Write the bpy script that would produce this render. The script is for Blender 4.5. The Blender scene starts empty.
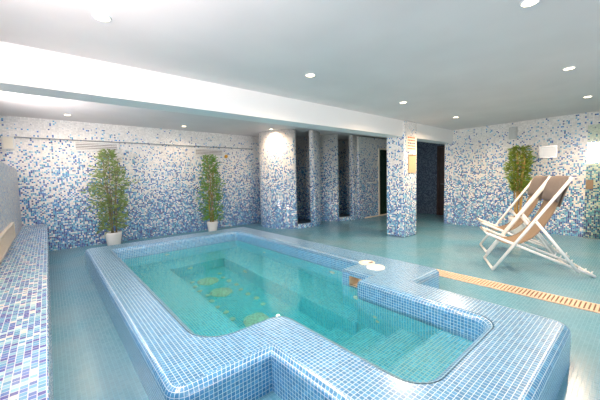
import bpy, bmesh, math, random
from mathutils import Vector, Matrix
random.seed(7)
S = bpy.context.scene
C = S.collection
PI = math.pi

# ------------------------------------------------------------------ camera
cam = bpy.data.objects.new('camera', bpy.data.cameras.new('camera'))
C.objects.link(cam)
F = Vector((0.64498622, 0.7605947, -0.07408423))
R_ = Vector((0.76129814, -0.64794736, -0.02427674))
U = Vector((0.06646745, 0.04074202, 0.99695645))
cam.matrix_world = Matrix(((R_.x, U.x, -F.x, 0), (R_.y, U.y, -F.y, 0), (R_.z, U.z, -F.z, 1.3), (0, 0, 0, 1)))
cam.data.sensor_width = 36
cam.data.lens = 297.1 / 600 * 36
cam.data.clip_start = 0.05
S.camera = cam

# ------------------------------------------------------------------ world, light, exposure
W = bpy.data.worlds.new('world'); S.world = W; W.use_nodes = True
W.node_tree.nodes['Background'].inputs[0].default_value = (0.95, 0.96, 1.0, 1)
W.node_tree.nodes['Background'].inputs[1].default_value = 1.0
S.view_settings.view_transform = 'Standard'
S.view_settings.look = 'None'
S.view_settings.gamma = 1
S.view_settings.use_curve_mapping = False
S.view_settings.exposure = 0.80
S.cycles.sample_clamp_indirect = 6
S.cycles.max_bounces = 14


def area(name, loc, direction, sx, sy, power, color):
    l = bpy.data.lights.new(name, 'AREA'); l.shape = 'RECTANGLE'
    l.size = sx; l.size_y = sy; l.energy = power; l.color = color
    o = bpy.data.objects.new(name, l); C.objects.link(o)
    o.location = loc
    o.rotation_euler = Vector(direction).to_track_quat('-Z', 'Z').to_euler()
    return o


area('daylight', (2.6, -2.62, 1.35), (0, 1, 0.0), 5.6, 1.8, 50, (1.0, 0.91, 0.89))
area('daylight', (-0.60, 1.5, 1.86), (1, 0, 0.0), 2.5, 0.42, 125, (1.0, 0.91, 0.90))
area('daylight', (-0.60, 5.5, 1.95), (1, 0, 0.0), 3.1, 0.5, 95, (1.0, 0.92, 0.90))
SPOT_POWER = 54

# ------------------------------------------------------------------ materials
def nmat(name):
    m = bpy.data.materials.new(name); m.use_nodes = True
    nt = m.node_tree
    return m, nt, nt.nodes['Principled BSDF']


def plain(name, col, rough=0.5, metal=0.0, noise=0.06, scale=30.0, spec=0.5):
    m, nt, b = nmat(name)
    tc = nt.nodes.new('ShaderNodeTexCoord'); n = nt.nodes.new('ShaderNodeTexNoise')
    n.inputs['Scale'].default_value = scale
    nt.links.new(tc.outputs['Object'], n.inputs['Vector'])
    r = nt.nodes.new('ShaderNodeValToRGB')
    r.color_ramp.elements[0].position = 0.3; r.color_ramp.elements[1].position = 0.7
    r.color_ramp.elements[0].color = tuple(c * (1 - noise) for c in col) + (1,)
    r.color_ramp.elements[1].color = tuple(min(1, c * (1 + noise)) for c in col) + (1,)
    nt.links.new(n.outputs['Fac'], r.inputs['Fac'])
    nt.links.new(r.outputs['Color'], b.inputs['Base Color'])
    b.inputs['Roughness'].default_value = rough
    b.inputs['Metallic'].default_value = metal
    b.inputs['Specular IOR Level'].default_value = spec
    return m


def mosaic(name, stops, size=0.025, grout=(0.8, 0.8, 0.78), gw=0.08, rough=0.2, grad=None, clump=0.0,
           clump_scale=4.0, brick=False, patch=None, bump=0.0, spec=0.5, var=0.25, coat=0.0):
    """square glass mosaic in UV metres. stops: [(pos, colour)...] constant ramp read by a random number per tile;
    grad=(a, b): random number shifted by a + b*height (UV v)"""
    m, nt, b = nmat(name)
    N = nt.nodes.new; L = nt.links.new

    def math_(op, a, c=None, d=None):
        n = N('ShaderNodeMath'); n.operation = op
        for i, v in enumerate((a, c, d)):
            if v is None: continue
            if isinstance(v, (int, float)): n.inputs[i].default_value = v
            else: L(v, n.inputs[i])
        return n.outputs[0]
    uv = N('ShaderNodeUVMap')
    sep = N('ShaderNodeSeparateXYZ'); L(uv.outputs[0], sep.inputs[0])
    u = math_('DIVIDE', sep.outputs[0], size); v = math_('DIVIDE', sep.outputs[1], size)
    if brick:   # every column slides by a random amount
        cu = math_('FLOOR', u)
        wn0 = N('ShaderNodeTexWhiteNoise'); wn0.noise_dimensions = '1D'; L(cu, wn0.inputs['W'])
        v = math_('ADD', v, wn0.outputs['Value'])
    fu = math_('FLOOR', u); fv = math_('FLOOR', v)
    comb = N('ShaderNodeCombineXYZ'); L(fu, comb.inputs[0]); L(fv, comb.inputs[1])
    wn = N('ShaderNodeTexWhiteNoise'); wn.noise_dimensions = '2D'; L(comb.outputs[0], wn.inputs['Vector'])
    val = wn.outputs['Value']
    if grad:
        sh = math_('MULTIPLY_ADD', sep.outputs[1], grad[1], grad[0])
        val = math_('ADD', val, sh)      # share of white tiles grows with height
    if clump:
        nz = N('ShaderNodeTexNoise'); nz.inputs['Scale'].default_value = clump_scale; nz.inputs['Detail'].default_value = 3
        L(uv.outputs[0], nz.inputs['Vector'])
        c = math_('MULTIPLY_ADD', nz.outputs['Fac'], clump * 2, -clump)
        val = math_('ADD', val, c)
    if grad:
        sb = N('ShaderNodeSeparateColor'); L(wn.outputs['Color'], sb.inputs[0])
        isw = math_('GREATER_THAN', val, 0.5)
        val = math_('ADD', math_('MULTIPLY', sb.outputs[2], 0.9), isw)
    ramp = N('ShaderNodeValToRGB'); cr = ramp.color_ramp; cr.interpolation = 'CONSTANT'
    while len(cr.elements) < len(stops): cr.elements.new(0.5)
    for e, (p, c) in zip(cr.elements, stops):
        e.position = p; e.color = tuple(c) + (1,)
    L(val, ramp.inputs['Fac'])
    col = ramp.outputs['Color']
    hsv = N('ShaderNodeHueSaturation'); L(col, hsv.inputs['Color'])
    sepc = N('ShaderNodeSeparateColor'); L(wn.outputs['Color'], sepc.inputs[0])
    L(math_('MULTIPLY_ADD', sepc.outputs[1], var, 1 - var / 2), hsv.inputs['Value'])
    col = hsv.outputs['Color']
    if patch:
        nz = N('ShaderNodeTexNoise'); nz.inputs['Scale'].default_value = patch[1]; nz.inputs['Detail'].default_value = 4
        L(uv.outputs[0], nz.inputs['Vector'])
        rr = N('ShaderNodeMapRange'); rr.inputs['From Min'].default_value = 0.38; rr.inputs['From Max'].default_value = 0.68
        L(nz.outputs['Fac'], rr.inputs['Value'])
        mx = N('ShaderNodeMix'); mx.data_type = 'RGBA'
        L(math_('MULTIPLY', rr.outputs[0], patch[2]), mx.inputs['Factor'])
        L(col, mx.inputs['A']); mx.inputs['B'].default_value = tuple(patch[0]) + (1,)
        col = mx.outputs['Result']
    # grout lines
    gu = math_('ABSOLUTE', math_('SUBTRACT', math_('FRACT', u), 0.5))
    gv = math_('ABSOLUTE', math_('SUBTRACT', math_('FRACT', v), 0.5))
    g = math_('GREATER_THAN', math_('MAXIMUM', gu, gv), 0.5 - gw)
    mx = N('ShaderNodeMix'); mx.data_type = 'RGBA'
    L(g, mx.inputs['Factor']); L(col, mx.inputs['A']); mx.inputs['B'].default_value = tuple(grout) + (1,)
    L(mx.outputs['Result'], b.inputs['Base Color'])
    L(math_('MULTIPLY_ADD', g, 0.4, rough), b.inputs['Roughness'])
    b.inputs['Specular IOR Level'].default_value = spec
    b.inputs['Coat Weight'].default_value = coat; b.inputs['Coat Roughness'].default_value = 0.3
    if bump:
        bp = N('ShaderNodeBump'); bp.inputs['Strength'].default_value = bump; bp.inputs['Distance'].default_value = 0.003
        L(math_('ADD', math_('MULTIPLY', g, -1.0), sepc.outputs[0]), bp.inputs['Height']); L(bp.outputs[0], b.inputs['Normal'])
    return m


NAVY = (0.02, 0.05, 0.26); COB = (0.03, 0.13, 0.48); AZ = (0.03, 0.26, 0.62); TEAL = (0.07, 0.43, 0.66)
PALE = (0.34, 0.64, 0.80); WHITE = (0.93, 0.89, 0.86)
wall_stops = [(0.0, NAVY), (0.17, COB), (0.38, AZ), (0.56, TEAL), (0.74, PALE), (0.92, WHITE)]
M = {}
M['wall'] = mosaic('blue white glass mosaic', wall_stops, 0.027, grout=(0.74, 0.77, 0.78), gw=0.05, rough=0.18,
                   grad=(-0.45, 0.385), clump=0.30, clump_scale=5.0)
M['bench'] = mosaic('bench mosaic', [(0.0, (0.06, 0.08, 0.36)), (0.16, (0.08, 0.18, 0.52)), (0.36, (0.11, 0.36, 0.60)),
                    (0.60, (0.22, 0.50, 0.66)), (0.82, (0.42, 0.68, 0.75)), (0.92, (0.86, 0.78, 0.74))], 0.026,
                    grout=(0.62, 0.68, 0.74), gw=0.06, rough=0.22, brick=True)
M['ledge'] = mosaic('pale grey blue mosaic', [(0.0, (0.16, 0.20, 0.46)), (0.14, (0.25, 0.42, 0.62)), (0.34, (0.50, 0.60, 0.70)),
                    (0.60, (0.74, 0.69, 0.64))], 0.026, grout=(0.66, 0.64, 0.62), gw=0.1, rough=0.35, clump=0.15)
M['pool'] = mosaic('pool mosaic', [(0.0, (0.025, 0.22, 0.48)), (0.3, (0.035, 0.25, 0.52)), (0.6, (0.05, 0.29, 0.56)), (0.85, (0.08, 0.33, 0.60))],
                   0.025, grout=(0.56, 0.72, 0.80), gw=0.065, rough=0.22, bump=0.25, spec=1.0, coat=1.0)
M['basin'] = mosaic('underwater mosaic', [(0.0, (0.06, 0.60, 0.82)), (0.3, (0.09, 0.66, 0.86)), (0.7, (0.13, 0.72, 0.90))],
                    0.025, grout=(0.70, 0.93, 0.93), gw=0.08, rough=0.4)
M['floor'] = mosaic('turquoise floor mosaic', [(0.0, (0.115, 0.325, 0.43)), (0.5, (0.13, 0.345, 0.455)), (0.8, (0.145, 0.36, 0.47))],
                    0.025, grout=(0.145, 0.36, 0.47), gw=0.045, rough=0.22, var=0.08, patch=((0.31, 0.38, 0.42), 1.3, 0.45))
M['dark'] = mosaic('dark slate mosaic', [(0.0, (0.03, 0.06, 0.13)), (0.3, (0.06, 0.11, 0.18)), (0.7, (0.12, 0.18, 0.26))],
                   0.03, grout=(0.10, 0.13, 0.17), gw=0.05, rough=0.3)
M['ceiling'] = plain('ceiling plaster', (0.80, 0.745, 0.74), 0.7, noise=0.035, scale=1.6)
M['plaster'] = plain('white plaster', (0.90, 0.89, 0.88), 0.6, noise=0.01, scale=2)
M['white'] = plain('white paint', (0.85, 0.85, 0.84), 0.35, noise=0.02)
M['metalwhite'] = plain('white lacquered tube', (0.88, 0.88, 0.88), 0.25, noise=0.01)
M['cream'] = plain('cream plastic', (0.85, 0.76, 0.62), 0.4, noise=0.03)
M['ivory'] = plain('ivory plastic', (0.92, 0.86, 0.74), 0.4, noise=0.02)
M['drain'] = plain('cream drain slats', (0.78, 0.56, 0.41), 0.45, noise=0.05)
M['draindark'] = plain('drain channel', (0.22, 0.14, 0.09), 0.7)
M['throat'] = plain('skimmer plastic', (0.82, 0.66, 0.46), 0.5, noise=0.08)
M['taupe'] = plain('taupe sling fabric', (0.27, 0.205, 0.145), 0.85, noise=0.06, scale=80)
M['greybrown'] = plain('grey brown pillow fabric', (0.20, 0.17, 0.155), 0.85, noise=0.06, scale=60)
M['leaf1'] = plain('olive green leaves', (0.24, 0.34, 0.10), 0.5, noise=0.35, scale=9)
M['leaf2'] = plain('bright bamboo leaves', (0.16, 0.33, 0.05), 0.5, noise=0.35, scale=9)
M['leaf3'] = plain('dark bamboo leaves', (0.22, 0.31, 0.04), 0.5, noise=0.35, scale=9)
M['cane'] = plain('tan bamboo cane', (0.50, 0.32, 0.10), 0.5, noise=0.2, scale=15)
M['bark'] = plain('grey brown bark', (0.28, 0.22, 0.12), 0.7, noise=0.2, scale=15)
M['soil'] = plain('potting soil', (0.05, 0.035, 0.02), 0.9, noise=0.3, scale=60)
M['pot'] = plain('white glazed pot', (0.88, 0.86, 0.83), 0.25, noise=0.01)
M['steel'] = plain('brushed steel', (0.70, 0.67, 0.63), 0.25, metal=1.0, noise=0.03)
M['brown'] = plain('bronze handle plate', (0.28, 0.19, 0.11), 0.4, noise=0.1)
M['panel'] = plain('sand coloured board', (0.64, 0.46, 0.28), 0.5, noise=0.05)
M['paper'] = plain('cream paper', (0.86, 0.78, 0.66), 0.6, noise=0.02)
M['red'] = plain('red print', (0.68, 0.16, 0.09), 0.6)
M['ink'] = plain('dark print', (0.08, 0.09, 0.16), 0.6)
M['orange'] = plain('orange plastic', (0.85, 0.42, 0.04), 0.4)
M['grey'] = plain('pale grey plastic', (0.60, 0.60, 0.58), 0.4)
M['slate'] = plain('slate grey trim', (0.22, 0.25, 0.28), 0.5)
M['slot'] = plain('dark slot', (0.18, 0.13, 0.14), 0.8)
M['doorglass'] = plain('dark green door panel', (0.012, 0.035, 0.022), 0.12, noise=0.3, scale=2)
M['doorbrown'] = plain('dark brown door', (0.045, 0.02, 0.015), 0.3, noise=0.2, scale=4)
M['jet'] = plain('pale jet plastic', (0.98, 0.90, 0.75), 0.4)
M['lime'] = plain('perforated pale yellow plate', (1.0, 0.82, 0.66), 0.5, noise=0.25, scale=40)


def emit(name, col, s):
    m, nt, b = nmat(name)
    b.inputs['Base Color'].default_value = (0.9, 0.9, 0.9, 1)
    b.inputs['Emission Color'].default_value = tuple(col) + (1,)
    b.inputs['Emission Strength'].default_value = s
    return m


M['lamp'] = emit('spot lens', (1.0, 0.80, 0.50), 5)
M['sconce'] = emit('sconce glass', (1.0, 0.92, 0.90), 0.15)
M['sconce'].node_tree.nodes['Principled BSDF'].inputs['Roughness'].default_value = 0.08


def glass(name, tint, fres=1.45, gloss_rough=0.02):
    m = bpy.data.materials.new(name); m.use_nodes = True; nt = m.node_tree; nt.nodes.clear()
    o = nt.nodes.new('ShaderNodeOutputMaterial'); t = nt.nodes.new('ShaderNodeBsdfTransparent')
    g = nt.nodes.new('ShaderNodeBsdfGlossy'); g.inputs['Roughness'].default_value = gloss_rough
    f = nt.nodes.new('ShaderNodeFresnel'); f.inputs['IOR'].default_value = fres
    mx = nt.nodes.new('ShaderNodeMixShader'); t.inputs['Color'].default_value = tuple(tint) + (1,)
    nt.links.new(f.outputs[0], mx.inputs[0]); nt.links.new(t.outputs[0], mx.inputs[1]); nt.links.new(g.outputs[0], mx.inputs[2])
    nt.links.new(mx.outputs[0], o.inputs['Surface'])
    return m


M['glass'] = glass('pale green glass', (0.90, 0.94, 0.89), 1.3)
M['window'] = glass('window glass', (0.96, 0.97, 0.97))


def water_mat():
    m, nt, b = nmat('turquoise pool water')
    va = nt.nodes.new('ShaderNodeVolumeAbsorption'); va.inputs['Color'].default_value = (0.26, 0.94, 0.88, 1); va.inputs['Density'].default_value = 0.55
    nt.links.new(va.outputs[0], nt.nodes['Material Output'].inputs['Volume'])
    b.inputs['Base Color'].default_value = (1.0, 1.0, 1.0, 1)
    b.inputs['Transmission Weight'].default_value = 1.0
    b.inputs['IOR'].default_value = 1.33
    b.inputs['Roughness'].default_value = 0.0
    tc = nt.nodes.new('ShaderNodeTexCoord'); n = nt.nodes.new('ShaderNodeTexNoise')
    n.inputs['Scale'].default_value = 3.5; n.inputs['Detail'].default_value = 2
    nt.links.new(tc.outputs['Object'], n.inputs['Vector'])
    bp = nt.nodes.new('ShaderNodeBump'); bp.inputs['Strength'].default_value = 0.25; bp.inputs['Distance'].default_value = 0.02
    nt.links.new(n.outputs['Fac'], bp.inputs['Height']); nt.links.new(bp.outputs[0], b.inputs['Normal'])
    return m


M['water'] = water_mat()

# ------------------------------------------------------------------ mesh helpers
def uvbox(bm):
    uv = bm.loops.layers.uv.verify()
    bm.normal_update()
    for f in bm.faces:
        n = f.normal; a = (abs(n.x), abs(n.y), abs(n.z)); k = a.index(max(a))
        for l in f.loops:
            p = l.vert.co
            l[uv].uv = (p.y, p.z) if k == 0 else ((p.x, p.z) if k == 1 else (p.x, p.y))


def obj(name, bm, mat, parent=None, uv=True, smooth=False):
    if uv: uvbox(bm)
    me = bpy.data.meshes.new(name); bm.to_mesh(me); bm.free()
    mats = mat if isinstance(mat, (list, tuple)) else [mat]
    for mm in mats: me.materials.append(mm)
    if smooth:
        for p in me.polygons: p.use_smooth = True
    o = bpy.data.objects.new(name, me); C.objects.link(o)
    if parent is not None: o.parent = parent
    return o


def box(bm, x0, x1, y0, y1, z0, z1):
    vs = [bm.verts.new(p) for p in ((x0, y0, z0), (x1, y0, z0), (x1, y1, z0), (x0, y1, z0), (x0, y0, z1), (x1, y0, z1), (x1, y1, z1), (x0, y1, z1))]
    for f in ((3, 2, 1, 0), (4, 5, 6, 7), (0, 1, 5, 4), (1, 2, 6, 5), (2, 3, 7, 6), (3, 0, 4, 7)):
        bm.faces.new([vs[i] for i in f])
    return bm


def B(*a, bevel=0.0, seg=2):
    bm = bmesh.new(); box(bm, *a)
    if bevel:
        bmesh.ops.bevel(bm, geom=bm.edges[:], offset=bevel, segments=seg, affect='EDGES', profile=0.5)
    return bm


def tube(bm, pts, r, n=10, closed=False, cap=True, flat=1.0):
    pts = [Vector(p) for p in pts]; rings = []
    up = Vector((0, 0, 1))
    for i, p in enumerate(pts):
        a = pts[i - 1] if (i > 0 or closed) else p; b = pts[(i + 1) % len(pts)] if (i < len(pts) - 1 or closed) else p
        t = (b - a).normalized()
        s = t.cross(up)
        if s.length < 1e-3: s = Vector((1, 0, 0))
        s.normalize(); w = s.cross(t)
        rr = r[i] if isinstance(r, (list, tuple)) else r
        rings.append([bm.verts.new(p + s * math.cos(2 * PI * k / n) * rr + w * math.sin(2 * PI * k / n) * rr * flat) for k in range(n)])
    m = len(rings)
    for i in range(m if closed else m - 1):
        A, D = rings[i], rings[(i + 1) % m]
        for k in range(n):
            bm.faces.new((A[k], A[(k + 1) % n], D[(k + 1) % n], D[k]))
    if cap and not closed:
        bm.faces.new(rings[0][::-1]); bm.faces.new(rings[-1])
    return bm


def lathe(bm, prof, n=32, c=(0, 0)):
    rings = []
    for r, z in prof:
        if r < 1e-6: rings.append([bm.verts.new((c[0], c[1], z))])
        else: rings.append([bm.verts.new((c[0] + r * math.cos(2 * PI * k / n), c[1] + r * math.sin(2 * PI * k / n), z)) for k in range(n)])
    for A, D in zip(rings, rings[1:]):
        for k in range(n):
            q = (k + 1) % n
            if len(A) == 1 and len(D) == 1: continue
            if len(A) == 1: bm.faces.new((A[0], D[q], D[k]))
            elif len(D) == 1: bm.faces.new((A[k], A[q], D[0]))
            else: bm.faces.new((A[k], A[q], D[q], D[k]))
    bmesh.ops.recalc_face_normals(bm, faces=bm.faces[:])
    return bm


def struct(name, bm, m, parent=None, **k):
    o = obj(name, bm, m, parent, **k)
    if parent is None: o['kind'] = 'structure'
    return o


def tag(o, label, cat, group=None, kind=None):
    if label: o['label'] = label
    if cat: o['category'] = cat
    if group: o['group'] = group
    if kind: o['kind'] = kind
    return o


def thing(name, loc, label, cat, group=None, rz=0.0, rot=None):
    o = bpy.data.objects.new(name, None); C.objects.link(o)
    o.location = loc; o.rotation_euler = rot if rot else (0, 0, rz)
    o.empty_display_size = 0.1
    return tag(o, label, cat, group)


def children(o): return [c for c in bpy.data.objects if c.parent == o]


def dup(root, loc, label, rz=None):
    r = root.copy(); C.objects.link(r); r.location = loc
    if rz is not None: r.rotation_euler = (0, 0, rz)
    r['label'] = label
    for ch in children(root):
        c = ch.copy(); C.objects.link(c); c.parent = r
        for g in children(ch):
            d = g.copy(); C.objects.link(d); d.parent = c
    return r


def round_poly(pts, rad, seg=6):
    """pts [(x,y)], rad list; returns rounded loop"""
    out = []; n = len(pts)
    for i in range(n):
        p = Vector(pts[i]); a = (Vector(pts[i - 1]) - p).normalized(); b = (Vector(pts[(i + 1) % n]) - p).normalized()
        r = rad[i]
        if r <= 0: out.append(p.copy()); continue
        c = p + (a + b) * r          # right-angle corners
        s = p + a * r; e = p + b * r
        a0 = math.atan2(s.y - c.y, s.x - c.x); a1 = math.atan2(e.y - c.y, e.x - c.x)
        d = (a1 - a0 + PI) % (2 * PI) - PI
        for k in range(seg + 1):
            t = a0 + d * k / seg
            out.append(c + Vector((math.cos(t), math.sin(t))) * r)
    return out


def offset(loop, d):
    """positive d moves to the left of travel"""
    n = len(loop); out = []
    for i in range(n):
        p = loop[i]; a = (p - loop[i - 1]).normalized(); b = (loop[(i + 1) % n] - p).normalized()
        na = Vector((-a.y, a.x)); nb = Vector((-b.y, b.x)); m = (na + nb)
        m = m / max(0.3, m.length_squared) * 2 if m.length > 1e-6 else na
        out.append(p + m * d)
    return out


# ------------------------------------------------------------------ dimensions
XL, XB, YB, XR = -0.62, -0.40, 7.5, 8.0        # left wall, low ledge face, back wall, right wall
YN = -2.5                                       # wall behind the camera
ZC, ZC2 = 2.42, 2.53
YB0, YB1, ZBEAM = 3.32, 3.62, 2.10
RIM, WATER, FLOOR = 0.26, 0.09, -0.98

outer_pts = [(0.38, 1.45), (0.97, 1.45), (0.97, 0.30), (2.70, 0.30), (2.70, 1.45), (3.27, 1.45), (3.27, 5.80), (0.38, 5.80)]
outer = round_poly(outer_pts, [0.10, 0.0, 0.10, 0.10, 0.0, 0.09, 0.12, 0.12])
inner_pts = [(0.72, 1.84), (1.35, 1.84), (1.35, 0.69), (2.33, 0.69), (2.33, 1.88), (2.52, 1.88), (2.52, 2.25), (2.85, 2.25), (2.85, 5.36), (0.72, 5.36)]
inner = round_poly(inner_pts, [0.20, 0.14, 0.14, 0.12, 0, 0.0, 0.0, 0.0, 0.05, 0.05])

# ------------------------------------------------------------------ floor with the pool's hole
bm = bmesh.new()
fo = [(XL, YN), (10.6, YN), (10.6, 8.0), (XL, 8.0)]
loops = []
for lp in (fo, [tuple(p) for p in outer]):
    vs = [bm.verts.new((p[0], p[1], 0)) for p in lp]
    loops += [bm.edges.new((vs[i], vs[(i + 1) % len(vs)])) for i in range(len(vs))]
bmesh.ops.triangle_fill(bm, use_beauty=True, edges=loops)
for f in bm.faces:
    if f.normal.z < 0: f.normal_flip()
struct('floor', bm, M['floor'])

# ------------------------------------------------------------------ walls
struct('ceiling', B(XL, 10.6, YN, YB0 + 0.01, ZC, ZC + 0.25), M['ceiling'])
struct('ceiling', B(XL, 10.6, YB0 + 0.01, 8.0, ZC2, ZC2 + 0.14), M['ceiling'])


def wall_with_holes(name, axis, c0, c1, a0, a1, z0, z1, holes, m):
    """axis 'x': slab x in c0..c1 running along y a0..a1; holes [(b0,b1,h0,h1)]"""
    bm = bmesh.new()
    cuts = sorted(set([a0, a1] + [h[0] for h in holes] + [h[1] for h in holes]))
    for p, q in zip(cuts, cuts[1:]):
        hs = [h for h in holes if h[0] <= p + 1e-6 and h[1] >= q - 1e-6]
        segs = [(z0, z1)] if not hs else [(z0, hs[0][2]), (hs[0][3], z1)]
        for s0, s1 in segs:
            if s1 - s0 < 1e-4: continue
            if axis == 'x': box(bm, c0, c1, p, q, s0, s1)
            else: box(bm, p, q, c0, c1, s0, s1)
    return struct(name, bm, m)


W1 = (0.2, 2.8, 1.62, 2.12); W2 = (3.9, 7.1, 1.66, 2.24); W3 = (-0.2, 5.4, 0.45, 2.25)
wall_with_holes('wall_left', 'x', XL - 0.1, XL, YN - 0.1, 7.7, 0.0, 2.6, [W1, W2], M['wall'])
wall_with_holes('wall_near', 'y', YN - 0.1, YN, XL, XR, 0.0, 2.6, [W3], M['wall'])
struct('wall_back', B(XL, 9.75, YB, YB + 0.15, 0, 2.56), M['wall'])
struct('trim_1', B(XL, 4.6, YB - 0.035, YB, 2.17, 2.53), M['wall'])      # proud band above the vents
struct('trim_2', B(XL, 4.6, YB - 0.045, YB, 2.155, 2.17), M['slate'])
struct('wall_right', B(XR, XR + 0.14, YN, 3.52, 0, 2.45), M['wall'])
# left ledge wall
struct('wall_ledge', B(XL, XB, YN, YB, 0, 1.58), M['ledge'])
# corridor
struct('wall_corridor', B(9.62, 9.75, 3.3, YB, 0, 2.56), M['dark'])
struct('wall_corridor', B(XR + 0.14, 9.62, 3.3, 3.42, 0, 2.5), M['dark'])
DX0, DX1, DZ = 8.17, 9.05, 2.2
wall_with_holes('wall_shower', 'y', 5.7, 5.82, 7.2, 9.62, 0.0, 2.5, [(DX0, DX1, 0.0, DZ)], M['wall'])


def window(idx, axis, c, w):
    a0, a1, z0, z1 = w
    fr = bmesh.new(); t = 0.05

    def bx(bmm, p, q, r, s, d=0.03):
        if axis == 'x': box(bmm, c - d, c + d, p, q, r, s)
        else: box(bmm, p, q, c - d, c + d, r, s)
    bx(fr, a0, a1, z0, z0 + t); bx(fr, a0, a1, z1 - t, z1); bx(fr, a0, a0 + t, z0 + t, z1 - t); bx(fr, a1 - t, a1, z0 + t, z1 - t)
    n = max(2, round((a1 - a0) / 1.4))
    for k in range(1, n):
        x = a0 + (a1 - a0) * k / n; bx(fr, x - t / 2, x + t / 2, z0 + t, z1 - t)
    f = struct('window_%d' % idx, fr, M['white'])
    g = bmesh.new()
    bx(g, a0 + t, a1 - t, z0 + t, z1 - t, 0.003)
    obj('window_pane', g, M['window'], f)


window(1, 'x', XL - 0.05, W1); window(2, 'x', XL - 0.05, W2); window(3, 'y', YN - 0.05, W3)

# doors
fr = bmesh.new(); t = 0.05
box(fr, DX0, DX0 + t, 5.67, 5.82, 0, DZ); box(fr, DX1 - t, DX1, 5.67, 5.82, 0, DZ); box(fr, DX0 + t, DX1 - t, 5.67, 5.82, DZ - t, DZ); box(fr, DX0 + t, DX1 - t, 5.67, 5.82, 0, 0.02)
d = struct('door_1', B(DX0 + t, DX1 - t, 5.73, 5.77, 0.02, DZ - t), M['doorglass'])
obj('door_frame', fr, M['cream'], d)
obj('door_handle', tube(bmesh.new(), [(DX1 - 0.14, 5.725, 0.95), (DX1 - 0.14, 5.69, 0.97), (DX1 - 0.14, 5.69, 1.18), (DX1 - 0.14, 5.725, 1.2)], 0.01), M['steel'], d)
d = struct('door_2', B(9.575, 9.615, 3.44, 4.38, 0.0, 2.15), M['doorbrown'])
fr = bmesh.new(); box(fr, 9.55, 9.615, 4.38, 4.44, 0, 2.2); box(fr, 9.55, 9.615, 3.43, 4.38, 2.15, 2.2)
obj('door_frame', fr, M['doorbrown'], d)
obj('door_handle', tube(bmesh.new(), [(9.572, 4.3, 1.0), (9.53, 4.3, 1.0), (9.53, 4.18, 1.0)], 0.01), M['steel'], d)
struct('trim_3', B(7.45, 9.6, 5.675, 5.7, 0, 0.035), M['cream'])          # sill at the foot of the shower wall

# ------------------------------------------------------------------ beam, pillar
b = obj('ceiling_beam', B(XL, 9.6, YB0, YB1, ZBEAM, ZC2), M['plaster'])
tag(b, 'broad white ceiling beam spanning the room above the mosaic pillar', 'beam')
p = obj('pillar', B(5.62, 6.12, YB0 - 0.04, 3.71, 0, ZC, bevel=0.02), M['wall'])
tag(p, 'square mosaic pillar carrying the white ceiling beam, with notices on it', 'pillar')

# ------------------------------------------------------------------ bench
b = thing('bench', (0, 0, 0), 'long built-in blue mosaic bench along the left ledge wall', 'bench')
obj('seat', B(XB + 0.003, -0.045, YN + 0.005, YB - 0.003, 0.50, 0.535, bevel=0.008), M['bench'], b)
obj('base', B(XB + 0.003, -0.055, YN + 0.005, YB - 0.003, 0.0, 0.50), M['bench'], b)

# grille on the ledge wall
g = thing('wall_grille', (XB, 0, 0), 'cream slatted grille low on the left ledge wall above the bench', 'grille')
fr = bmesh.new()
y0, y1, z0, z1 = 3.3, 5.55, 0.60, 0.80
box(fr, 0, 0.03, y0, y1, z0, z0 + 0.02); box(fr, 0, 0.03, y0, y1, z1 - 0.02, z1); box(fr, 0, 0.03, y0, y0 + 0.02, z0 + 0.02, z1 - 0.02); box(fr, 0, 0.03, y1 - 0.02, y1, z0 + 0.02, z1 - 0.02)
obj('frame', fr, M['cream'], g)
obj('back_plate', B(0.0, 0.004, y0 + 0.02, y1 - 0.02, z0 + 0.02, z1 - 0.02), M['throat'], g)
for k in range(7):
    z = z0 + 0.028 + k * 0.0215
    obj('slat', B(0.006, 0.026, y0 + 0.02, y1 - 0.02, z, z + 0.010), M['cream'], g)

# ------------------------------------------------------------------ pool
pool = thing('pool', (0, 0, 0), 'raised mosaic whirlpool basin with wide tiled rim and corner steps', 'pool')
bm = bmesh.new(); uvl = bm.loops.layers.uv.verify()
rb = 0.05; NS = 5


def sweep(loop, prof, sign, skip=None):
    """prof: [(inset, z)]; sign +1 offsets left of travel (into the solid for the outer CCW loop)"""
    n = len(loop); rings = []
    per = [0.0]
    for i in range(n): per.append(per[-1] + (loop[(i + 1) % n] - loop[i]).length)
    for ins, z in prof:
        o = offset(loop, ins * sign) if abs(ins) > 1e-9 else loop
        rings.append([bm.verts.new((q.x, q.y, z)) for q in o])
    v = [prof[0][1]]
    for a, c in zip(prof, prof[1:]): v.append(v[-1] + math.copysign(math.hypot(a[0] - c[0], a[1] - c[1]), prof[-1][1] - prof[0][1]))
    for j in range(len(rings) - 1):
        for i in range(n):
            if skip and skip(loop[i], loop[(i + 1) % n], j): continue
            q = (i + 1) % n
            f = bm.faces.new((rings[j][i], rings[j][q], rings[j + 1][q], rings[j + 1][i]))
            for l, uvv in zip(f.loops, ((per[i], v[j]), (per[i + 1], v[j]), (per[i + 1], v[j + 1]), (per[i], v[j + 1]))):
                l[uvl].uv = uvv
            f.smooth = j < len(rings) - 1 and prof[j][0] != prof[j + 1][0]
    return rings


arc = [(rb * (1 - math.cos(t)), RIM - rb + rb * math.sin(t)) for t in [PI / 2 * k / NS for k in range(NS + 1)]]
ro = sweep(outer, [(0.0, 0.0)] + arc, 1)
isk = lambda a, c, j: j == 0 and abs(a.x - 2.52) < 1e-4 and abs(c.x - 2.52) < 1e-4
ri = sweep(inner, [(0.0, 0.02)] + arc, -1, isk)
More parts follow.
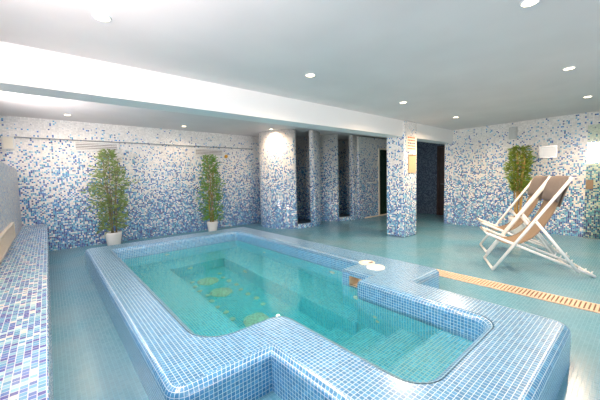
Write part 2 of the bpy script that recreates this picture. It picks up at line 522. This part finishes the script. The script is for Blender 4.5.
# face holding the skimmer mouth
SY0, SY1, SZ0, SZ1 = 1.97, 2.15, 0.07, 0.19
for (ya, yb, za, zb) in ((1.88, 2.25, 0.02, SZ0), (1.88, 2.25, SZ1, RIM - rb), (1.88, SY0, SZ0, SZ1), (SY1, 2.25, SZ0, SZ1)):
    vs = [bm.verts.new((2.52, y, z)) for y, z in ((ya, za), (ya, zb), (yb, zb), (yb, za))]
    f = bm.faces.new(vs)
    for l in f.loops: l[uvl].uv = (l.vert.co.y, l.vert.co.z)
edges = []
for ring in (ro[-1], ri[-1]):
    n = len(ring)
    for i in range(n):
        e = bm.edges.get((ring[i], ring[(i + 1) % n])) or bm.edges.new((ring[i], ring[(i + 1) % n]))
        edges.append(e)
res = bmesh.ops.triangle_fill(bm, use_beauty=True, edges=edges)
for f in res['geom']:
    if isinstance(f, bmesh.types.BMFace):
        f.normal_update()
        if f.normal.z < 0: f.normal_flip()
        for l in f.loops: l[uvl].uv = (l.vert.co.x, l.vert.co.y)
obj('pool_rim', bm, M['pool'], pool, uv=False)
# basin: walls under the rim and the deep floor
bm = bmesh.new(); uvl = bm.loops.layers.uv.verify()
rr = sweep(inner, [(0.0, FLOOR), (0.0, 0.02)], -1)
ed = [bm.edges.get((rr[0][i], rr[0][(i + 1) % len(inner)])) for i in range(len(inner))]
res = bmesh.ops.triangle_fill(bm, use_beauty=True, edges=ed)
for f in res['geom']:
    if isinstance(f, bmesh.types.BMFace):
        f.normal_update()
        if f.normal.z < 0: f.normal_flip()
        for l in f.loops: l[uvl].uv = (l.vert.co.x, l.vert.co.y)
obj('basin', bm, M['basin'], pool, uv=False)
BZ = -0.52
bm = bmesh.new()
box(bm, 0.72, 1.38, 1.84, 5.36, FLOOR, BZ)
box(bm, 1.38, 2.30, 4.84, 5.36, FLOOR, BZ)
box(bm, 2.30, 2.52, 1.88, 2.25, FLOOR, BZ)
box(bm, 2.30, 2.85, 2.25, 5.36, FLOOR, BZ)
obj('underwater_bench', bm, M['basin'], pool)
for (ya, yb, zt) in ((0.69, 1.05, 0.0), (1.05, 1.40, -0.26), (1.40, 1.77, -0.52), (1.77, 2.15, -0.80)):
    obj('step', B(1.35, 2.33 if zt > -0.7 else 2.30, ya, yb, FLOOR, zt), M['basin'], pool)
# skimmer throat
bm = bmesh.new(); d_ = 0.16
for q in (((2.52, SY0, SZ0), (2.52, SY1, SZ0), (2.52 + d_, SY1, SZ0), (2.52 + d_, SY0, SZ0)),
          ((2.52, SY0, SZ1), (2.52 + d_, SY0, SZ1), (2.52 + d_, SY1, SZ1), (2.52, SY1, SZ1)),
          ((2.52, SY0, SZ0), (2.52 + d_, SY0, SZ0), (2.52 + d_, SY0, SZ1), (2.52, SY0, SZ1)),
          ((2.52, SY1, SZ0), (2.52, SY1, SZ1), (2.52 + d_, SY1, SZ1), (2.52 + d_, SY1, SZ0)),
          ((2.52 + d_, SY0, SZ0), (2.52 + d_, SY1, SZ0), (2.52 + d_, SY1, SZ1), (2.52 + d_, SY0, SZ1))):
    bm.faces.new([bm.verts.new(c) for c in q])
obj('skimmer_mouth', bm, M['throat'], pool)


def disc(r, t):
    return lathe(bmesh.new(), [(0, t), (r * 0.85, t), (r, t * 0.5), (r, 0), (0, 0)], 20)


def jet(loc, axis, r=0.04):
    o = obj('wall_jet', lathe(bmesh.new(), [(0, 0.006), (r * 0.35, 0.004), (r * 0.45, 0.014), (r * 0.9, 0.012), (r, 0.0), (0, 0)], 18), M['jet'], pool)
    o.location = loc; o.rotation_euler = Vector(axis).to_track_quat('Z', 'Y').to_euler()


jet((2.85, 4.36, -0.24), (-1, 0, 0), 0.04); jet((2.85, 2.72, -0.12), (-1, 0, 0), 0.05); jet((2.52, 2.05, -0.22), (-1, 0, 0), 0.045)
jet((2.33, 1.67, -0.25), (-1, 0, 0), 0.022); jet((2.33, 1.64, -0.32), (-1, 0, 0), 0.022)
jet((1.5, 5.36, -0.14), (0, -1, 0), 0.04); jet((2.30, 4.1, -0.68), (-1, 0, 0), 0.05)
jet((1.7, 4.84, -0.68), (0, -1, 0), 0.05)
for (x, y, r) in ((1.81, 4.40, 0.16), (1.80, 3.92, 0.16), (1.80, 2.98, 0.16)):
    o = obj('air_plate', disc(r, 0.015), M['lime'], pool); o.location = (x, y, FLOOR)
for k in range(8):
    for x in (1.59, 2.07):
        y = 4.52 - k * 0.19
        o = obj('air_nozzle', disc(0.036, 0.014), M['jet'], pool); o.location = (x + 0.02 * math.sin(k * 2 + x), y + (0.05 if x > 1.8 else 0), FLOOR)
# unseen underwater lamp added below the near rim to brighten the basin
for loc, dr in (((1.05, 1.845, -0.08), (0.2, 1, -0.35)),):
    o = obj('added_fill_lamp', lathe(bmesh.new(), [(0, 0.004), (0.05, 0.004), (0.06, 0.012), (0.07, 0.0), (0, 0)], 20), M['jet'], pool)
    o.location = (loc[0] - 0.0, loc[1], loc[2]); ax_ = (0, 1, 0) if dr[1] > dr[0] else (1, 0, 0)
    o.rotation_euler = Vector(ax_).to_track_quat('Z', 'Y').to_euler()
    l = bpy.data.lights.new('added_fill_light', 'AREA'); l.shape = 'DISK'; l.size = 0.12; l.energy = 1.8; l.color = (1.0, 0.96, 0.90)
    lo = bpy.data.objects.new('added_fill_light', l); C.objects.link(lo); lo.parent = pool
    lo.location = Vector(loc) + Vector(ax_) * 0.02; lo.rotation_euler = Vector(dr).to_track_quat('-Z', 'Z').to_euler()
# water
bm = bmesh.new()
wl = offset(inner, -0.02)
vs = [bm.verts.new((q.x, q.y, WATER)) for q in wl]
ed = [bm.edges.new((vs[i], vs[(i + 1) % len(vs)])) for i in range(len(vs))]
res = bmesh.ops.triangle_fill(bm, use_beauty=True, edges=ed)
for f in bm.faces:
    f.normal_update()
    if f.normal.z < 0: f.normal_flip()
top = bm.faces[:]
ex = bmesh.ops.extrude_face_region(bm, geom=top)
for v in [g for g in ex['geom'] if isinstance(g, bmesh.types.BMVert)]: v.co.z = FLOOR - 0.03
bmesh.ops.recalc_face_normals(bm, faces=bm.faces[:])
w = obj('pool_water', bm, M['water']); tag(w, 'clear turquoise water filling the raised mosaic pool', 'water', kind='stuff')

# lids on the rim
o = obj('skimmer_lid', lathe(bmesh.new(), [(0, 0.012), (0.075, 0.014), (0.098, 0.012), (0.102, 0.006), (0.102, 0), (0, 0)], 40), M['ivory'], pool)
o.location = (2.79, 1.985, RIM); o['label'] = 'round ivory lid lying on the rim'
o = obj('skimmer_cover', lathe(bmesh.new(), [(0.075, 0), (0.095, 0), (0.095, 0.01), (0.075, 0.012), (0.075, 0)], 32), M['cream'], pool)
o.location = (2.865, 2.165, RIM); o['label'] = 'smaller cream cover behind the lid'
obj('flap', lathe(bmesh.new(), [(0, 0.006), (0.072, 0.006), (0.072, 0.002), (0, 0.002)], 32), M['ivory'], o)
obj('gap', B(0.0, 0.07, -0.05, -0.02, 0.006, 0.009), M['slot'], o)

# ------------------------------------------------------------------ floor drain
DXa, DXb, DYa, DYb = 3.76, 3.99, -1.8, 3.2
t = thing('floor_drain', (0, 0, 0), 'long cream slatted drain channel set in the turquoise floor', 'drain')
obj('channel', B(DXa, DXb, DYa, DYb, -0.01, 0.002), M['draindark'], t)
fr = bmesh.new(); box(fr, DXa, DXa + 0.018, DYa, DYb, 0.002, 0.010); box(fr, DXb - 0.018, DXb, DYa, DYb, 0.002, 0.010)
obj('frame', fr, M['drain'], t)
y = -0.35; cnt = 0
far = bmesh.new()
while y < DYb - 0.03:
    if cnt < 90:
        obj('slat', B(DXa + 0.018, DXb - 0.018, y, y + 0.021, 0.002, 0.010), M['drain'], t)
    else:
        box(far, DXa + 0.018, DXb - 0.018, y, y + 0.021, 0.002, 0.010)
    y += 0.034; cnt += 1
o = obj('slat', far, M['drain'], t); o['kind'] = 'stuff'

# ------------------------------------------------------------------ shower cabins
def cabin(c, r, a0, a1, label, ang_off=0):
    """round cabin shell with an opening between angles a0..a1 (degrees)"""
    t = thing('shower_cabin', (c[0], c[1], 0), label, 'shower cabin', 'round mosaic shower cabins along the back')
    th = 0.12; H = ZC2; curb = 0.11

    def shell(aa, ab, z0, z1, n):
        bm = bmesh.new(); uvl = bm.loops.layers.uv.verify()
        for i in range(n):
            p = math.radians(aa + (ab - aa) * i / n); q = math.radians(aa + (ab - aa) * (i + 1) / n)
            P = lambda a, rr, z: (rr * math.cos(a), rr * math.sin(a), z)
            for pts, uvs in (
                ([P(p, r, z0), P(q, r, z0), P(q, r, z1), P(p, r, z1)], [(p * r, z0), (q * r, z0), (q * r, z1), (p * r, z1)]),
                ([P(q, r - th, z0), P(p, r - th, z0), P(p, r - th, z1), P(q, r - th, z1)], [(q * r, z0), (p * r, z0), (p * r, z1), (q * r, z1)]),
                ([P(p, r, z1), P(q, r, z1), P(q, r - th, z1), P(p, r - th, z1)], [(p * r, 0), (q * r, 0), (q * r, th), (p * r, th)])):
                f = bm.faces.new([bm.verts.new(x) for x in pts])
                for l, u_ in zip(f.loops, uvs): l[uvl].uv = u_
                f.smooth = pts[0][2] != pts[2][2]
        for a in (aa, ab):
            p = math.radians(a)
            f = bm.faces.new([bm.verts.new(x) for x in (P(p, r - th, z0), P(p, r, z0), P(p, r, z1), P(p, r - th, z1))])
            for l, u_ in zip(f.loops, ((0, z0), (th, z0), (th, z1), (0, z1))): l[uvl].uv = u_
        bmesh.ops.remove_doubles(bm, verts=bm.verts[:], dist=1e-5)
        bmesh.ops.recalc_face_normals(bm, faces=bm.faces[:])
        return bm
    obj('cabin_wall', shell(a1, a0 + 360, 0, H, 60), M['wall'], t, uv=False)
    obj('threshold', shell(a0, a1, 0, curb, 12), M['wall'], t, uv=False)
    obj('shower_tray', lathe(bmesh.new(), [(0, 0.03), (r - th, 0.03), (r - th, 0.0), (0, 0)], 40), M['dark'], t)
    return t


cabin((5.25, 6.60), 0.86, -117.8, -83.6, 'round mosaic shower cabin nearest the potted bamboo and pool')
cabin((6.99, 6.60), 0.85, -125.2, -93.4, 'round mosaic shower cabin beside the dark green door')

# ------------------------------------------------------------------ ceiling spotlights
def spot(x, y, z, label, power=1.0):
    t = thing('ceiling_spotlight', (x, y, z), label, 'spotlight', 'recessed ceiling spotlights')
    obj('trim_ring', lathe(bmesh.new(), [(0.046, -0.002), (0.046, -0.009), (0.052, -0.008), (0.056, 0.0)], 24), M['white'], t)
    obj('lens', lathe(bmesh.new(), [(0, -0.008), (0.046, -0.006)], 20), M['lamp'], t)
    l = bpy.data.lights.new('bulb', 'SPOT'); l.energy = SPOT_POWER * power; l.color = (1.0, 0.72, 0.48); l.spot_size = math.radians(165); l.spot_blend = 0.8
    l.shadow_soft_size = 0.03
    o = bpy.data.objects.new('bulb', l); C.objects.link(o); o.parent = t; o.location = (0, 0, -0.03)
    return t


for x, y, z, lab in ((0.36, 2.45, ZC, 'lit spotlight above the near left corner of the pool'),
                     (2.27, 2.45, ZC, 'lit spotlight in the main ceiling straight above the pool'),
                     (4.24, 2.50, ZC, 'lit spotlight in the main ceiling left of the mosaic pillar'),
                     (6.20, 2.52, ZC, 'lit spotlight in the main ceiling just right of the mosaic pillar'),
                     (2.50, 0.56, ZC, 'lit spotlight at the top edge of the picture'),
                     (4.40, 0.62, ZC, 'lit spotlight above the deckchairs, nearer than its neighbour by the wall'),
                     (6.30, 0.66, ZC, 'lit spotlight nearest the right wall, above the framed wall light'),
                     (0.36, 6.80, ZC2, 'small lit spotlight behind the beam, above the left wall grille'),
                     (2.44, 6.86, ZC2, 'small lit spotlight behind the beam, left of the second potted bamboo'),
                     (4.33, 6.15, ZC2, 'lit spotlight behind the beam shining on the round shower cabin')):
    spot(x, y, z, lab, (0.38 if x > 4 else 0.2) if z > 2.5 else (1.7 if x > 6 else 1.0))

# ------------------------------------------------------------------ back wall fittings
def vent(x0, x1, z0, z1, label):
    t = thing('air_vent', (x0, YB, z0), label, 'vent', 'white louvred vents on the back wall')
    w_, h_ = x1 - x0, z1 - z0; e = 0.03
    fr = bmesh.new()
    box(fr, 0, w_, -0.03, 0, 0, e); box(fr, 0, w_, -0.03, 0, h_ - e, h_); box(fr, 0, e, -0.03, 0, e, h_ - e); box(fr, w_ - e, w_, -0.03, 0, e, h_ - e)
    obj('frame', fr, M['white'], t)
    obj('back_plate', B(e, w_ - e, -0.004, 0, e, h_ - e), M['slot'], t)
    n = 4
    for k in range(n):
        z = e + (h_ - 2 * e) * (k + 0.5) / n
        s = obj('slat', B(e, w_ - e, -0.024, -0.008, -0.010, 0.010), M['white'], t); s.location = (0, 0, z)
    return t


vent(0.46, 1.24, 1.95, 2.145, 'white louvred air vent partly covered by the tallest pot plant top')
vent(2.89, 3.68, 1.92, 2.12, 'white louvred air vent above the second potted bamboo')
t = thing('wall_light', (-0.48, YB, 1.93), 'square cream wall light in the far left corner', 'wall light')
obj('frame', B(-0.085, 0.085, -0.05, 0, 0, 0.24, bevel=0.008), M['white'], t)
obj('diffuser', B(-0.065, 0.065, -0.06, -0.05, 0.02, 0.22, bevel=0.003), M['ivory'], t)
t = thing('alarm_beacon', (3.75, YB, 1.93), 'tiny orange alarm beacon on the back wall right of the vent', 'alarm')
bm = lathe(bmesh.new(), [(0, 0.07), (0.025, 0.06), (0.042, 0.03), (0.045, 0.0), (0, 0)], 16)
o = obj('dome', bm, M['orange'], t, smooth=True); o.rotation_euler = (PI / 2, 0, 0); o.location = (0, -0.012, 0)
obj('base', B(-0.05, 0.05, -0.012, 0, -0.05, 0.05), M['white'], t)

# towel rail on the shower wall
t = thing('towel_rail', (7.75, 5.7, 1.10), 'short white towel rail on the wall beside the dark green door', 'towel rail')
obj('bar', tube(bmesh.new(), [(-0.2, -0.07, 0), (0.2, -0.07, 0)], 0.025), M['white'], t)
for s in (-0.17, 0.17):
    obj('bracket', B(s - 0.015, s + 0.015, -0.07, 0, -0.015, 0.015), M['white'], t)

# pillar notices
fy = YB0 - 0.04
t = thing('notice', (5.88, fy, 1.80), 'cream paper notice with rows of red print on the pillar', 'notice')
obj('sheet', B(-0.18, 0.18, -0.008, 0, 0, 0.32), M['paper'], t)
for r in range(5):
    bm = bmesh.new(); x = -0.15
    random.seed(r)
    while x < 0.14:
        wd = random.uniform(0.025, 0.06); box(bm, x, min(x + wd, 0.155), -0.011, -0.008, 0.27 - r * 0.057, 0.27 - r * 0.057 + 0.026); x += wd + 0.015
    obj('print_line', bm, M['ink'] if r == 2 else M['red'], t)
t = thing('notice_board', (5.90, fy, 1.35), 'blank sand coloured board below the red printed notice on the pillar', 'board')
obj('panel', B(-0.145, 0.145, -0.02, 0, 0, 0.36, bevel=0.004), M['panel'], t)
obj('top_strip', B(-0.145, 0.145, -0.024, 0, 0.362, 0.38), M['brown'], t)

# ------------------------------------------------------------------ right wall fittings
def sconce(y0, y1, z0, z1, label):
    t = thing('wall_light', (XR, (y0 + y1) / 2, z0), label, 'wall light', 'framed rectangular lights on the right wall')
    h = (y1 - y0) / 2; H = z1 - z0
    fr = bmesh.new(); e = 0.022
    box(fr, -0.05, 0, -h, h, 0, e); box(fr, -0.05, 0, -h, h, H - e, H); box(fr, -0.05, 0, -h, -h + e, e, H - e); box(fr, -0.05, 0, h - e, h, e, H - e)
    obj('frame', fr, M['steel'], t)
    obj('glass', B(-0.045, -0.01, -h + e, h - e, e, H - e, bevel=0.004), M['sconce'], t)
    return t


sconce(1.245, 1.55, 1.59, 1.84, 'rectangular steel framed light on the right wall beside the bamboo')
sconce(0.35, 0.78, 1.55, 1.76, 'rectangular light seen through the greenish glass screen')
t = thing('wall_box', (XR, 2.015, 2.05), 'small plain grey box high on the right wall above the bamboo', 'box')
obj('housing', B(-0.06, 0, -0.075, 0.075, 0, 0.26, bevel=0.01), M['grey'], t)
obj('cover', B(-0.066, -0.06, -0.06, 0.06, 0.02, 0.24), M['grey'], t)

t = thing('glass_screen', (7.86, 0.80, 0), 'greenish glass shower screen at the right edge', 'glass screen')
obj('pane', B(-0.006, 0.006, -2.4, 0, 0.01, 2.16), M['glass'], t)
obj('handle_plate', B(-0.03, -0.006, -0.11, -0.01, 0.95, 1.13, bevel=0.004), M['brown'], t)
obj('floor_rail', B(-0.012, 0.012, -2.4, 0, 0, 0.012), M['steel'], t)

# ------------------------------------------------------------------ deckchairs
def deckchair(loc, rz, label):
    """local: +x from rear to front, y across (0 = near side), z up"""
    t = thing('deckchair', loc, label, 'deckchair', 'white framed deckchairs beside the drain', rz)
    Wd = 0.60; r = 0.017
    A0, A1 = Vector((1.05, 0, 0.02)), Vector((0.26, 0, 1.22))
    S0, S1 = Vector((1.11, 0, 0.49)), Vector((-0.01, 0, 0.02))
    L0, L1 = Vector((0.61, 0, 0.685)), Vector((0.17, 0, 0.075))

    def at(v, y): return (v.x, y, v.z)
    for y in (0.0, -Wd):
        obj('back_rail', tube(bmesh.new(), [at(A0, y), at(A1, y)], 0.019, 8, flat=1.0), M['metalwhite'], t, smooth=True)
        yy = y - 0.035 if y == 0 else y + 0.035
        obj('seat_rail', tube(bmesh.new(), [at(S0, yy), at(S1, yy)], 0.018, 8), M['metalwhite'], t, smooth=True)
        y2 = y + 0.035 if y == 0 else y - 0.035
        obj('support_leg', tube(bmesh.new(), [at(L0, y2), at(L1, y2)], 0.018, 8), M['metalwhite'], t, smooth=True)
        for k in range(4):
            q = S1.lerp(S0, 0.03 + 0.055 * k)
            obj('rack_tooth', tube(bmesh.new(), [(q.x, yy, q.z + 0.01), (q.x - 0.012, yy, q.z + 0.05)], [0.012, 0.006], 6), M['metalwhite'], t)
        q = A0.lerp(A1, 0.545)
        obj('pivot_bolt', tube(bmesh.new(), [(L0.x, y - 0.05, L0.z), (L0.x, y + 0.05, L0.z)], 0.008, 8), M['steel'], t)
    obj('foot_bar', tube(bmesh.new(), [at(A0, 0.0), at(A0, -Wd)], 0.018, 8), M['metalwhite'], t, smooth=True)
    obj('top_bar', tube(bmesh.new(), [at(A1, 0.0), at(A1, -Wd)], 0.016, 8), M['metalwhite'], t, smooth=True)
    obj('seat_bar', tube(bmesh.new(), [at(S0, -0.035), at(S0, -Wd + 0.035)], 0.016, 8), M['metalwhite'], t, smooth=True)
    obj('rear_bar', tube(bmesh.new(), [at(S1, -0.035), at(S1, -Wd + 0.035)], 0.016, 8), M['metalwhite'], t, smooth=True)
    obj('support_bar', tube(bmesh.new(), [at(L1, 0.035), at(L1, -Wd - 0.035)], 0.014, 8), M['metalwhite'], t, smooth=True)
    # sling
    key = [(0.255, 1.235), (0.32, 1.05), (0.39, 0.82), (0.50, 0.60), (0.62, 0.45), (0.76, 0.37), (0.92, 0.37), (1.04, 0.45), (1.12, 0.515)]
    fine = []
    for i in range(len(key) - 1):
        p0 = key[max(0, i - 1)]; p1 = key[i]; p2 = key[i + 1]; p3 = key[min(len(key) - 1, i + 2)]
        for s in range(5):
            u = s / 5
            fine.append(tuple(0.5 * ((2 * p1[k]) + (-p0[k] + p2[k]) * u + (2 * p0[k] - 5 * p1[k] + 4 * p2[k] - p3[k]) * u * u + (-p0[k] + 3 * p1[k] - 3 * p2[k] + p3[k]) * u ** 3) for k in (0, 1)))
    fine.append(key[-1])

    def strip(pts, ya, yb, th, bulge=0.0):
        bm = bmesh.new(); n = len(pts); ny = 6; top = []; bot = []
        for i, (x, z) in enumerate(pts):
            a = pts[max(0, i - 1)]; b = pts[min(n - 1, i + 1)]
            tx, tz = b[0] - a[0], b[1] - a[1]; ln = math.hypot(tx, tz); nx, nz = -tz / ln, tx / ln
            rt, rbm = [], []
            for j in range(ny + 1):
                s = j / ny; y = ya + (yb - ya) * s
                bl = bulge * math.sin(PI * min(1, max(0, (i + 0.3) / (n - 0.4)))) ** 0.5 * (math.sin(PI * (0.08 + 0.84 * s))) ** 0.5
                sag = -0.012 * math.sin(PI * s) if bulge == 0 else 0
                rt.append(bm.verts.new((x + nx * (th + bl + sag), y, z + nz * (th + bl + sag))))
                rbm.append(bm.verts.new((x + nx * sag, y, z + nz * sag)))
            top.append(rt); bot.append(rbm)
        for i in range(n - 1):
            for j in range(ny):
                bm.faces.new((top[i][j], top[i + 1][j], top[i + 1][j + 1], top[i][j + 1]))
                bm.faces.new((bot[i][j + 1], bot[i + 1][j + 1], bot[i + 1][j], bot[i][j]))
            bm.faces.new((top[i][0], bot[i][0], bot[i + 1][0], top[i + 1][0]))
            bm.faces.new((top[i][ny], top[i + 1][ny], bot[i + 1][ny], bot[i][ny]))
        for i in (0, n - 1):
            for j in range(ny): bm.faces.new((top[i][j], top[i][j + 1], bot[i][j + 1], bot[i][j]))
        bmesh.ops.recalc_face_normals(bm, faces=bm.faces[:])
        return bm
    obj('sling', strip(fine, -0.055, -Wd + 0.055, 0.004), M['taupe'], t, smooth=True)
    o = obj('headrest', strip([(x + 0.005, z + 0.003) for x, z in fine[0:9]], -0.05, -Wd + 0.05, 0.006, 0.07), M['greybrown'], t, smooth=True)
    o['label'] = 'grey brown padded headrest hanging over the top bar'
    o = obj('headrest_flap', strip([(x - 0.035, z - 0.01) for x, z in fine[1:10]], -0.07, -Wd + 0.07, 0.006, 0.012), M['greybrown'], t, smooth=True)
    return t


ax = math.atan2(0.93, -0.48)
c1 = deckchair((4.95, 0.38, 0), ax, 'nearer of the two white deckchairs with taupe sling, by the drain')
dup(c1, (5.86, 0.74, 0), 'farther white deckchair with taupe sling, between its twin and the bamboo')

# ------------------------------------------------------------------ plants
def plant(loc, h, pot_h, pot_r, leafm, stemm, canopy, n, label, seed, leaf=0.07, stems=5, lean=0.0, lim=(9, 9)):
    """canopy: [(height fraction, radius)]"""
    rnd = random.Random(seed)
    t = thing('potted_bamboo', loc, label, 'plant', 'potted bamboo plants by the walls')
    obj('pot', lathe(bmesh.new(), [(0, 0), (pot_r * 0.68, 0), (pot_r * 0.76, 0.02), (pot_r * 0.98, pot_h * 0.85), (pot_r, pot_h), (pot_r * 0.92, pot_h), (pot_r * 0.9, pot_h * 0.9)], 32), M['pot'], t, smooth=True)
    obj('soil', lathe(bmesh.new(), [(0, pot_h * 0.92), (pot_r * 0.9, pot_h * 0.9)], 24), M['soil'], t)

    def rad(f):
        for (a, ra), (b, rb_) in zip(canopy, canopy[1:]):
            if a <= f <= b: return ra + (rb_ - ra) * (f - a) / (b - a)
        return 0.05
    sts = []
    for k in range(stems):
        a = 2 * PI * k / stems + rnd.random(); r0 = pot_r * 0.4 * rnd.random() + 0.02
        hh = h * rnd.uniform(0.80, 0.98); pts = []
        sp = rad(0.7) * rnd.uniform(0.1, 0.5)
        for i in range(8):
            f = i / 7
            rr_ = r0 + sp * f * f
            pts.append((rr_ * math.cos(a) + 0.01 * math.sin(i * 2 + k) + lean * f, rr_ * math.sin(a) + 0.01 * math.cos(i * 1.7 + k), pot_h * 0.85 + (hh - pot_h * 0.85) * f))
        sts.append(pts)
        obj('cane', tube(bmesh.new(), pts, [(0.013 if stems < 8 else 0.019) - 0.008 * i / 7 for i in range(8)], 6), stemm, t, smooth=True)
    bm = bmesh.new()
    for i in range(n):
        z0f = canopy[0][0]; z1f = canopy[-1][0]
        f = z0f + (z1f - z0f) * rnd.random() 
        R0 = rad(f); rr_ = R0 * math.sqrt(rnd.random()) * rnd.uniform(0.75, 1.12); a = rnd.random() * 2 * PI
        wob = 1 + 0.25 * math.sin(a * 3 + f * 17 + seed)
        p = Vector((rr_ * wob * math.cos(a) + lean * f, min(rr_ * wob * math.sin(a), 0.34) , f * h))
        # a sprig of leaves
        d0 = Vector((math.cos(a) * 0.9, math.sin(a) * 0.9, rnd.uniform(-0.5, 0.7))).normalized()
        for s in range(3):
            dd = (d0 + Vector((rnd.gauss(0, .5), rnd.gauss(0, .5), rnd.gauss(0, .4)))).normalized()
            ln = leaf * rnd.uniform(0.6, 1.3); wd = ln * 0.13
            sd = dd.cross(Vector((rnd.gauss(0, 1), rnd.gauss(0, 1), rnd.gauss(0, 1)))).normalized() * wd
            up = sd.cross(dd).normalized() * ln * 0.06
            v = [bm.verts.new(p), bm.verts.new(p + dd * ln * 0.4 + sd + up), bm.verts.new(p + dd * ln), bm.verts.new(p + dd * ln * 0.4 - sd + up)]
            bm.faces.new(v)
            p = p + dd * ln * 0.3
    for v in bm.verts:
        v.co.x = min(v.co.x, lim[0] - 0.02 * rnd.random()); v.co.y = min(v.co.y, lim[1] - 0.02 * rnd.random())
    obj('foliage', bm, leafm, t)
    # twigs tie leaves to the canes
    bm = bmesh.new()
    for i in range(110):
        st = rnd.choice(sts); k = rnd.randint(3, 7); q = Vector(st[k]); f = q.z / h
        a = rnd.random() * 2 * PI; e = Vector((math.cos(a), math.sin(a) * 0.8, rnd.uniform(0.1, 0.7))) * rad(min(f, 1)) * 0.75
        tube(bm, [q, q + e * 0.5 + Vector((0, 0, 0.02)), q + e], 0.0025, 4)
    for v in bm.verts:
        v.co.x = min(v.co.x, lim[0]); v.co.y = min(v.co.y, lim[1])
    o = obj('twigs', bm, stemm, t); o['kind'] = 'stuff'
    return t


plant((0.97, 7.08, 0), 1.95, 0.29, 0.155, M['leaf1'], M['bark'], [(0.16, 0.20), (0.3, 0.25), (0.45, 0.27), (0.60, 0.38), (0.68, 0.38), (0.72, 0.22), (0.80, 0.24), (0.86, 0.14), (1.0, 0.05)], 800,
      'widest potted plant with airy olive leaves, nearest the left corner', 3, leaf=0.085, lim=(9, 0.37))
plant((3.10, 7.08, 0), 1.90, 0.27, 0.135, M['leaf2'], M['cane'], [(0.16, 0.18), (0.3, 0.24), (0.55, 0.27), (0.7, 0.22), (0.8, 0.15), (0.97, 0.13), (1.0, 0.10)], 850,
      'slim potted bamboo beside the round shower cabin, green leaves', 5, leaf=0.08, lim=(9, 0.37))
plant((7.62, 1.80, 0), 1.84, 0.36, 0.17, M['leaf3'], M['cane'], [(0.50, 0.10), (0.62, 0.16), (0.70, 0.15), (0.78, 0.18), (0.84, 0.20), (0.90, 0.17), (0.95, 0.12), (1.0, 0.10)], 800,
      'potted bamboo with tan canes behind the white deckchairs', 9, leaf=0.08, stems=9, lim=(0.34, 9))
